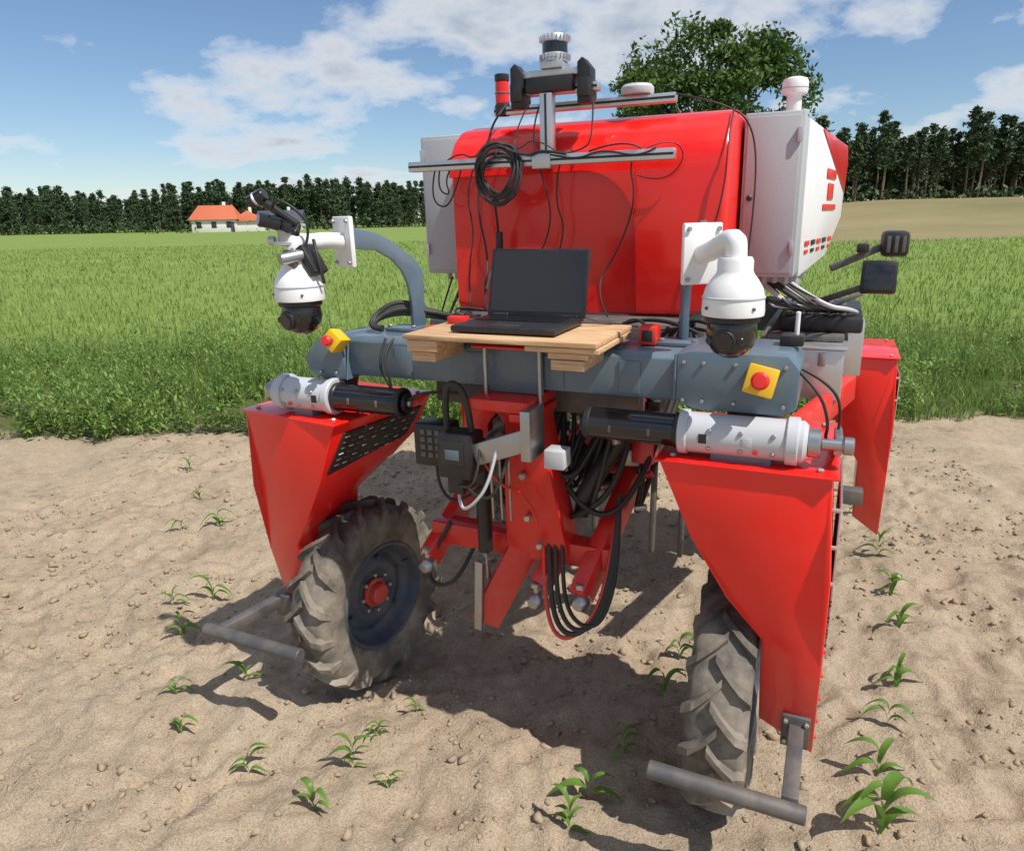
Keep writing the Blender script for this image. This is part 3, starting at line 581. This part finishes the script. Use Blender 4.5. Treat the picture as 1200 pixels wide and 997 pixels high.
def estop(x,y,z,ry,s=1):
    E=top('emergency_stop_button'); 
    for o in [box('box',(-.036*s,.036*s),(-.06,0),(-.036*s,.036*s),YEL,E,.004), cyl('neck',(0,-.06,0),(0,-.075,0),.014*s,BLACK,E), lathe('button',[(.012,0),(.021*s,.002),(.022*s,.012),(.016*s,.018),(0,.019)],REDP,E,(0,-.075,0),(0,-1,0))]:
        o.matrix_local=Matrix.Translation((x,y,z))@Matrix.Rotation(rad(ry),4,'Y')@Matrix.Rotation(rad(-12),4,'X')@(Matrix.Translation((0,-.03,0)) if o.name.startswith('box') else Matrix.Identity(4))
estop(.765,-.128,1.35,12); estop(-.51,-.128,1.39,40,.75)
# ---- sensor mast ----
MS=empty('sensor_mast',rb)
def profile(nm,x,y,z):
    box(nm,x,y,z,ALU,MS,.003)
    d=[x[1]-x[0],y[1]-y[0],z[1]-z[0]]; k=d.index(max(d))
    if k==0: box(nm+'_slot',(x[0]+.002,x[1]-.002),(y[0]-.0008,y[0]+.003),((z[0]+z[1])/2-.004,(z[0]+z[1])/2+.004),BLACK,MS,0)
    if k==2: box(nm+'_slot',((x[0]+x[1])/2-.004,(x[0]+x[1])/2+.004),(y[0]-.0008,y[0]+.003),(z[0]+.002,z[1]-.002),BLACK,MS,0)
profile('cross_bar',(-.62,.39),(.50,.54),(1.922,1.957)); profile('mast_post',(-.098,-.052),(.545,.585),(1.93,2.16))
profile('hood_bar',(-.36,.34),(.72,.76),(2.125,2.155)); profile('front_bar',(-.22,.10),(.59,.63),(2.162,2.19))
box('bar_clamp',(-.11,-.04),(.495,.545),(1.912,1.967),ALU,MS,.003)
for x_ in (-.19,.06):
    box('side_plate',(x_-.022,x_+.022),(.55,.64),(2.14,2.20),BLACK,MS,.004); prism('bracket',[(x_-.024,2.12),(x_+.024,2.12),(x_+.024,2.23),(x_-.006,2.265),(x_-.024,2.25)],'y',.56,.62,BLACK,MS,.004)
box('lidar_shelf',(-.17,.04),(.57,.66),(2.215,2.238),ALU,MS,.003); box('controller_box',(-.15,.02),(.55,.64),(2.165,2.214),BLACK,MS,.004); box('shelf_block',(-.10,-.02),(.56,.65),(2.239,2.262),ALU,MS,.003)
LD=top('lidar_scanner'); lx,ly,lz=-.06,.605,2.263
lathe('heat_sink',[(0,0),(.045,0),(.045,.008),(.048,.012),(.048,.022),(.044,.026)],ALU,LD,(lx,ly,lz)); lathe('window',[(.044,.024),(.044,.062)],GLOSS,LD,(lx,ly,lz)); lathe('cap',[(.044,.060),(.048,.062),(.048,.078),(.044,.084),(.036,.086),(0,.086)],ALU,LD,(lx,ly,lz))
for i in range(24):
    a=i*math.pi/12
    for z_a,z_b in ((.064,.080),(.004,.022)):
        o=box('fin',(-.0012,.0012),(-.005,.005),(-(z_b-z_a)/2,(z_b-z_a)/2),ALU,LD,0); o.location=(lx+.050*math.cos(a),ly+.050*math.sin(a),lz+(z_a+z_b)/2); o.rotation_euler=(0,0,a-math.pi/2)
G=top('gnss_receiver'); lathe('dome',[(0,0),(.055,0),(.058,.006),(.058,.022),(.05,.032),(.02,.037),(0,.038)],LGREY,G,(.20,.74,2.158))
G=top('gnss_receiver'); lathe('dome',[(0,0),(.03,0),(.034,.02),(.034,.08),(.055,.088),(.058,.10),(.058,.135),(.052,.15),(.03,.158),(0,.16)],WHITE,G,(.655,1.8,2.18)); cyl('mount',(.655,1.8,2.05),(.655,1.8,2.18),.055,WHITE,G)
lathe('dome_band',[(.058,.108),(.0595,.11),(.0595,.114),(.058,.116)],LGREY,G,(.655,1.8,2.18))
box('rear_module',(.45,.60),(1.75,1.9),(2.10,2.17),BLACK,rb,.01); box('rear_module',(.52,.60),(1.6,1.72),(2.10,2.14),LGREY,rb,.01)
BCN=top('warning_beacon'); cyl('beacon_base',(-.33,.74,2.125),(-.33,.74,2.165),.030,BLACK,BCN); cyl('beacon_lens',(-.33,.74,2.165),(-.33,.74,2.245),.027,REDP,BCN,r2=.026,bev=.003)
cyl('beacon_band',(-.33,.74,2.20),(-.33,.74,2.207),.0285,DSTEEL,BCN)
cyl('beacon_cap',(-.33,.74,2.245),(-.33,.74,2.27),.028,BLACK,BCN)
CO=top('cable_coil')
pts=[]
for i in range(9*14):
    a=i*2*math.pi/14; r=.083+.014*math.sin(i*.37)+.005*random.uniform(-1,1); pts.append((-.235+r*.9*math.sin(a)+.006*math.sin(i*.21),.485+.016*math.sin(i*.9),1.905+r*1.05*math.cos(a)-.016*math.sin(i*.13)))
cable('coil',pts,.005,BLACKR,CO); cable('coil_hook',[(-.25,.495,1.965),(-.24,.47,1.95),(-.235,.48,1.99),(-.23,.51,1.96)],.004,BLACKR,CO)
cable('coil_tail',[(-.20,.48,1.98),(-.12,.49,1.95),(-.08,.49,1.975),(.02,.49,1.955)],.005,BLACKR,CO)
HC=empty('hood_cables',rb)
def hc(pts,r=.003): cable('cable',[(x,y,z) for x,y,z in pts],r,BLACKR,HC)
hc([(-.30,.73,2.17),(-.30,.60,2.10),(-.32,.57,2.0),(-.38,.575,1.8),(-.33,.575,1.6),(-.30,.45,1.47),(-.15,.2,1.45)],.004)
hc([(-.26,.49,1.82),(-.28,.57,1.70),(-.30,.575,1.62),(-.26,.4,1.50)],.005); box('cable_connector',(-.29,-.268),(.555,.575),(1.62,1.70),BLACK,HC,.003)
hc([(-.09,.57,2.16),(-.13,.53,2.05),(-.10,.56,1.9),(-.06,.57,1.75),(-.12,.575,1.6),(-.2,.5,1.48)])
hc([(.08,.60,2.16),(.10,.55,2.0),(.05,.56,1.97),(-.02,.54,1.96),(-.05,.56,1.8),(-.01,.575,1.7),(-.06,.575,1.58)])
hc([(.10,.50,1.96),(.2,.49,1.985),(.3,.50,1.96),(.22,.56,1.93),(.25,.57,1.8),(.18,.575,1.62),(.1,.55,1.5),(.2,.4,1.42)])
hc([(-.05,.50,1.96),(.05,.49,1.93),(.15,.49,1.965),(.28,.49,1.93),(.33,.5,1.96)]); hc([(.3,.5,1.96),(.38,.52,1.99),(.42,.57,1.93),(.34,.57,1.85),(.25,.57,1.88)],.002)
hc([(.545,.70,2.09),(.55,.57,2.0),(.545,.57,1.8),(.48,.57,1.6),(.53,.55,1.45)])
hc([(.34,.73,2.15),(.5,.70,2.11),(.60,.83,2.05),(.62,.82,1.8),(.60,.82,1.55)])
hc([(-.5,.53,1.93),(-.53,.55,1.86),(-.47,.55,1.83),(-.5,.56,1.9),(-.45,.54,1.94)]); hc([(-.52,.53,1.93),(-.57,.56,1.83),(-.50,.56,1.78),(-.45,.57,1.87),(-.42,.55,1.93)])
hc([(-.55,.80,1.52),(-.52,.6,1.4),(-.45,.4,1.36)],.005); hc([(-.62,.90,1.5),(-.58,.6,1.3),(-.40,.3,1.3)],.005); hc([(-.68,.90,1.5),(-.64,.7,1.36),(-.45,.35,1.33)],.004)
hc([(-.14,.56,2.14),(-.2,.53,2.02),(-.16,.49,1.97),(-.1,.5,2.02),(-.03,.52,1.97)],.0025); hc([(-.48,.53,1.95),(-.40,.50,1.985),(-.33,.49,1.95),(-.28,.49,1.99)],.003)
hc([(-.36,.56,1.96),(-.42,.57,1.85),(-.40,.60,1.7),(-.44,.60,1.55),(-.38,.5,1.44)],.003); hc([(-.2,.3,1.44),(-.28,.2,1.47),(-.22,.1,1.44),(-.14,.12,1.45)],.004)
hc([(.30,.3,1.42),(.36,.2,1.45),(.42,.12,1.42),(.5,.2,1.43),(.6,.15,1.42)],.005); hc([(.3,.25,1.42),(.44,.16,1.47),(.56,.12,1.42)],.006)
CB=empty('beam_cables',rb)
for i in range(9):
    r1=random.uniform(-.02,.02)
    cable('hose',[(-.22+r1,.30,1.40),(-.30,.12,1.45+r1),(-.42+r1,.06,1.46+.02*i*.3),(-.49,-.02+r1,1.42),(-.42,-.03,1.415)],random.choice([.006,.008,.010]),BLACKR,CB)
for i in range(5): cable('hose',[(.42+.03*i,.22,1.38),(.5,.17+.02*i,1.46),(.62,.16,1.44+.01*i),(.72,.15,1.36)],.008,BLACKR,CB)
cable('hose',[(-.36,-.1,1.40),(-.37,-.14,1.33),(-.34,-.14,1.27),(-.31,-.12,1.2)],.004,BLACKR,CB); cable('hose',[(-.33,-.1,1.40),(-.345,-.15,1.36),(-.32,-.15,1.28),(-.33,-.13,1.22)],.004,BLACKR,CB)
cable('hose',[(-.28,-.14,1.21),(-.24,-.16,1.24),(-.18,-.12,1.25),(-.1,-.08,1.24)],.005,BLACKR,CB)
box('usb_adapter',(-.30,-.26),(.02,.08),(1.402,1.42),REDP,CB,.003)
cable('hose',[(.84,-.1,1.38),(.90,-.14,1.34),(.93,-.12,1.25),(.92,-.1,1.2),(.95,-.05,1.16)],.004,BLACKR,CB); cable('hose',[(.85,0,1.36),(.94,.0,1.32),(.96,.02,1.22),(.95,.05,1.16)],.004,BLACKR,CB)
box('red_socket',(.42,.47),(-.02,.04),(1.405,1.455),REDM,rb,.004); box('red_socket_hole',(.43,.46),(-.0215,-.019),(1.415,1.445),BLACK,rb,.001)
cyl('antenna_stub',(.83,.05,1.41),(.83,.05,1.50),.006,WHITE,rb)
box('antenna_box',(.79,.85),(.02,.08),(1.413,1.44),BLACK,rb,.004)
# ---- hitch assembly ----
HT=empty('three_point_hitch',rb)
def bar(nm,p0,p1,w,h,mat,par,bev=.005):
    p0=Vector(p0);p1=Vector(p1);d=(p1-p0);l=d.length; bm=bmesh.new(); bmesh.ops.create_cube(bm,size=1); bmesh.ops.scale(bm,vec=(w,h,l),verts=bm.verts); bevbm(bm,bev)
    q=d.normalized().to_track_quat('Z','Y').to_matrix().to_4x4(); bmesh.ops.transform(bm,matrix=Matrix.Translation((p0+p1)/2)@q,verts=bm.verts)
    me=bpy.data.meshes.new(nm); bm.to_mesh(me); bm.free(); return link(nm,me,mat,par,35)
box('centre_plate',(.0,.17),(-.112,-.1045),(1.262,1.398),BLUE,HT,.003); cyl('chrome_rod',(.0,-.135,1.24),(.0,-.135,1.40),.006,STEEL,HT); cyl('chrome_rod',(.17,-.135,1.24),(.17,-.135,1.40),.006,STEEL,HT)
box('red_cross',(-.02,.19),(-.18,-.11),(1.401,1.408),REDM,HT,.003)
box('mast_head',(-.03,.16),(-.20,.02),(1.225,1.26),REDM,HT,.006); box('mast_head_plate',(.10,.17),(-.20,.0),(1.20,1.224),REDM,HT,.004)
loft('mast_plate',[(.05,-.12,1.225),(.15,-.12,1.225),(.175,-.06,.95),(.20,.0,.70),(-.02,.0,.70),(.02,-.08,.95)],[(.05,.0,1.225),(.15,.0,1.225),(.175,.06,.95),(.20,.12,.70),(-.02,.12,.70),(.02,.06,.95)],REDM,HT,.006)
for z_,x_ in ((1.0,.09),(.85,.09),(.75,.12)): cyl('mast_bolt',(x_,-.10+.2*(1.1-z_),z_),(x_,-.125+.2*(1.1-z_),z_),.012,ZINC,HT,segs=6)
box('lift_frame_bar',(-.30,.40),(.08,.16),(1.16,1.25),DSTEEL,HT,.006)
box('cross_tube',(-.32,.33),(.02,.10),(.66,.74),REDM,HT,.008)
bar('lower_link_left',(-.24,.28,.86),(-.31,-.02,.62),.05,.075,REDM,HT); bar('lower_link_right',(.36,.32,.98),(.26,-.05,.60),.055,.085,REDM,HT)
bar('centre_link',(.04,.04,.72),(-.10,-.02,.42),.05,.10,REDM,HT); bar('centre_plate_low',(.15,.06,.70),(.11,-.02,.60),.07,.05,REDM,HT)
bar('front_hook',(-.095,-.05,.66),(-.11,-.05,.40),.022,.03,STEEL,HT)
for p_ in ((-.31,-.03,.60),(.095,-.02,.54),(.265,-.06,.59)):
    p_=Vector(p_); lathe('ball_end',[(0,-.03),(.018,-.029),(.028,-.018),(.031,0),(.028,.018),(.018,.029),(0,.03)],STEEL,HT,p_,(.2,1,.2)); cyl('pin',p_-Vector((.0,.0,.03)),p_+Vector((0,0,.06)),.011,ZINC,HT)
    cyl('nut',p_+Vector((0,0,.045)),p_+Vector((0,0,.062)),.020,ZINC,HT,segs=6)
cyl('hydraulic_cylinder',(-.045,-.10,1.10),(-.075,-.04,.70),.024,BLACK,HT); cyl('cylinder_rod',(-.085,-.03,.72),(-.09,-.01,.58),.012,STEEL,HT)
cyl('hydraulic_cylinder',(.28,.18,1.15),(.20,.12,.80),.028,BLACK,HT); cyl('spring_strut',(.36,.14,1.12),(.22,.07,.88),.028,BLACKR,HT)
bar('red_link_cross',(.18,.15,1.10),(.36,.30,.85),.04,.05,REDM,HT); bar('red_link_cross',(-.02,.2,1.1),(-.25,.3,.85),.04,.05,REDM,HT)
bar('steel_bracket',(.0,-.225,1.10),(.17,-.205,1.16),.02,.065,STEEL,HT); box('steel_upright',(.15,.18),(-.235,-.13),(1.10,1.245),STEEL,HT,.003)
for x_ in (.02,.05,.08): cyl('vertical_rod',(x_,-.17,1.12),(x_-.02,-.12,.86),.004,STEEL,HT)
box('lock_box',(-.245,-.125),(-.16,-.08),(1.02,1.155),BLACK,HT,.006)
for i in range(4):
    for j in range(3): box('keypad_key',(-.22+j*.026,-.203+j*.026),(-.163,-.1595),(1.05+i*.024,1.066+i*.024),DSTEEL,HT,.001)
box('display_box',(-.105,.0),(-.26,-.16),(1.03,1.16),BLACK,HT,.008); box('display_face',(-.09,-.015),(-.2625,-.259),(1.075,1.145),SCREEN,HT,.001); box('display_label',(-.075,-.03),(-.2645,-.2628),(1.09,1.12),BLUE,HT,.001); box('display_base',(-.08,-.03),(-.25,-.17),(.98,1.03),BLACK,HT,.004)
box('square_end',(.20,.26),(-.19,-.13),(1.07,1.125),LGREY,HT,.004)
cable('big_loop',[(-.10,-.2,1.16),(-.105,-.2,1.27),(-.07,-.21,1.31),(-.03,-.2,1.27),(-.02,-.2,1.16)],.010,BLACKR,HT)
HS=empty('hydraulic_hoses',HT)
for i in range(34):
    x0=random.uniform(.0,.40); x1=random.uniform(-.15,.42); y0=random.uniform(.05,.4); zz=random.uniform(.95,1.2)
    cable('hose',[(x0,y0+.1,1.22),(x0+random.uniform(-.1,.1),y0,zz),((x0+x1)/2,y0-.05,random.uniform(.75,1.0)),(x1,y0+.05,random.uniform(.8,1.15)),(x1+.05,y0+.2,1.2)],random.choice([.006,.008,.010]),BLACKR,HS)
for i,(dx_,r) in enumerate([(0,.009),(.022,.008),(.045,.007),(-.02,.007)]):
    cable('hose_loop',[(.13+dx_,.02,.88),(.14+dx_,-.02,.68),(.17+dx_,-.06,.50+dx_),(.24+dx_,-.08,.46+dx_),(.32+dx_*.5,-.06,.54),(.35+dx_*.4,.0,.70),(.34,.1,.9)],r,BLACKR if i!=3 else REDM,HS)
cable('loop_left',[(-.24,.02,.75),(-.33,-.02,.58),(-.27,-.05,.52),(-.18,-.02,.57),(-.15,.05,.7)],.007,BLACKR,HS)
cable('white_cable',[(.07,-.22,1.13),(.06,-.25,1.03),(.0,-.26,.95),(-.05,-.24,.93),(-.06,-.22,.98)],.005,LGREY,HS); cable('grey_cable',[(.10,-.2,1.12),(.09,-.24,1.02),(.03,-.25,.96),(-.04,-.22,1.0)],.005,BLACKR,HS)
cable('black_cable',[(.02,-.23,1.12),(.03,-.27,1.04),(-.02,-.26,1.0),(-.06,-.24,1.02)],.004,BLACKR,HS); cable('black_cable',[(-.18,-.14,1.02),(-.17,-.16,.95),(-.10,-.16,.90),(-.05,-.1,.95)],.005,BLACKR,HS)
cable('red_cable',[(.0,-.2,1.1),(.05,-.2,1.0),(.10,-.1,.96),(.14,-.1,.85)],.004,REDM,HS)
for i in range(22):
    x0=random.uniform(.18,.40); y0=random.uniform(.15,.5); z0_=random.uniform(.85,1.18); s_=random.uniform(.015,.04)
    box('valve_block',(x0-s_,x0+s_),(y0-s_,y0+s_),(z0_-s_,z0_+s_),random.choice([DSTEEL,BLACK,REDM,STEEL,REDM]),HS,.004,(random.uniform(-25,25),0,random.uniform(-30,30)))
for i in range(26):
    x0=random.uniform(.18,.42); y0=random.uniform(.08,.3); z0_=random.uniform(.85,1.18); d_=Vector((random.uniform(-1,1),random.uniform(-1,.2),random.uniform(-.5,.5))).normalized()*random.uniform(.03,.06)
    cyl('hose_fitting',(x0,y0,z0_),(x0+d_.x,y0+d_.y,z0_+d_.z),random.uniform(.008,.014),random.choice([ZINC,STEEL,REDM]),HS,segs=10)
bar('implement_beam',(-.35,.75,.85),(.45,.75,.85),.08,.08,REDM,HT)
for x_ in (-.2,.05,.3,.42): bar('tine',(x_,.75,.85),(x_,.72,.40),.02,.04,DSTEEL,HT)
bar('implement_strut',(-.3,.75,.85),(-.2,.3,1.15),.05,.05,REDM,HT); bar('implement_strut',(.42,.75,.85),(.35,.3,1.15),.05,.05,REDM,HT)
# ---- right side rear equipment ----
SB=empty('side_toolbox',rb)
box('stainless_box',(.66,.965),(.85,1.30),(1.07,1.26),ALU,SB,.006); box('stainless_lid',(.65,.975),(.84,1.31),(1.261,1.272),ALU,SB,.003)
for x_ in (.73,.89): box('box_latch',(x_-.012,x_+.012),(.835,.85),(1.20,1.25),STEEL,SB,.002)
box('stainless_box_rear',(.70,1.04),(1.32,1.50),(1.07,1.30),ALU,SB,.006)
box('black_unit_base',(.68,.96),(.95,1.5),(1.273,1.30),DSTEEL,SB,.008); box('black_unit',(.72,1.02),(1.0,1.6),(1.301,1.36),BLACK,SB,.01)
for i in range(5): box('rib',(.74+i*.05,.76+i*.05),(1.02,1.55),(1.361,1.372),DSTEEL,SB,.002)
bar('red_bracket',(.80,.45,1.02),(1.0,1.15,1.06),.05,.10,REDM,SB)
for i in range(14):
    cable('cable',[(.60+.012*i,.95,1.49),(.62+.02*i,.90,1.43+random.uniform(-.02,.02)),(.70+.02*i+random.uniform(-.03,.03),.95,1.40),(.80+.015*i,1.1,1.37)],random.choice([.004,.006,.008]),random.choice([BLACKR,BLACKR,LGREY]),SB)
MO=top('touch_monitor'); box('monitor_case',(1.0,1.13),(1.2,1.23),(1.43,1.56),BLACK,MO,.01,(-12,0,0)); box('monitor_screen',(1.012,1.118),(1.194,1.1995),(1.445,1.545),SCREEN,MO,.001,(-12,0,0)); bar('monitor_arm',(1.05,1.23,1.47),(.85,1.35,1.38),.025,.025,DSTEEL,MO)
bar('monitor_tube',(.9,1.3,1.37),(1.02,1.25,1.43),.02,.02,ALU,MO)
box('rear_console',(1.08,1.19),(1.6,1.75),(1.55,1.66),BLACK,rb,.02); bar('console_arm',(1.1,1.65,1.6),(.88,1.6,1.5),.03,.03,DSTEEL,rb); box('console_knob',(.98,1.03),(1.55,1.62),(1.57,1.61),BLACK,rb,.008)
for i in range(3): box('console_rib',(1.1+i*.03,1.115+i*.03),(1.592,1.602),(1.57,1.64),DSTEEL,rb,.002)
box('side_bracket',(.97,1.03),(.0,.04),(1.0,1.04),DSTEEL,rb,.003); cyl('rod_end',(.965,-.14,1.205),(.99,-.14,1.205),.022,STEEL,rb); bar('rod_clevis',(.955,-.13,1.20),(.955,.1,1.16),.02,.05,STEEL,rb)
print('built')
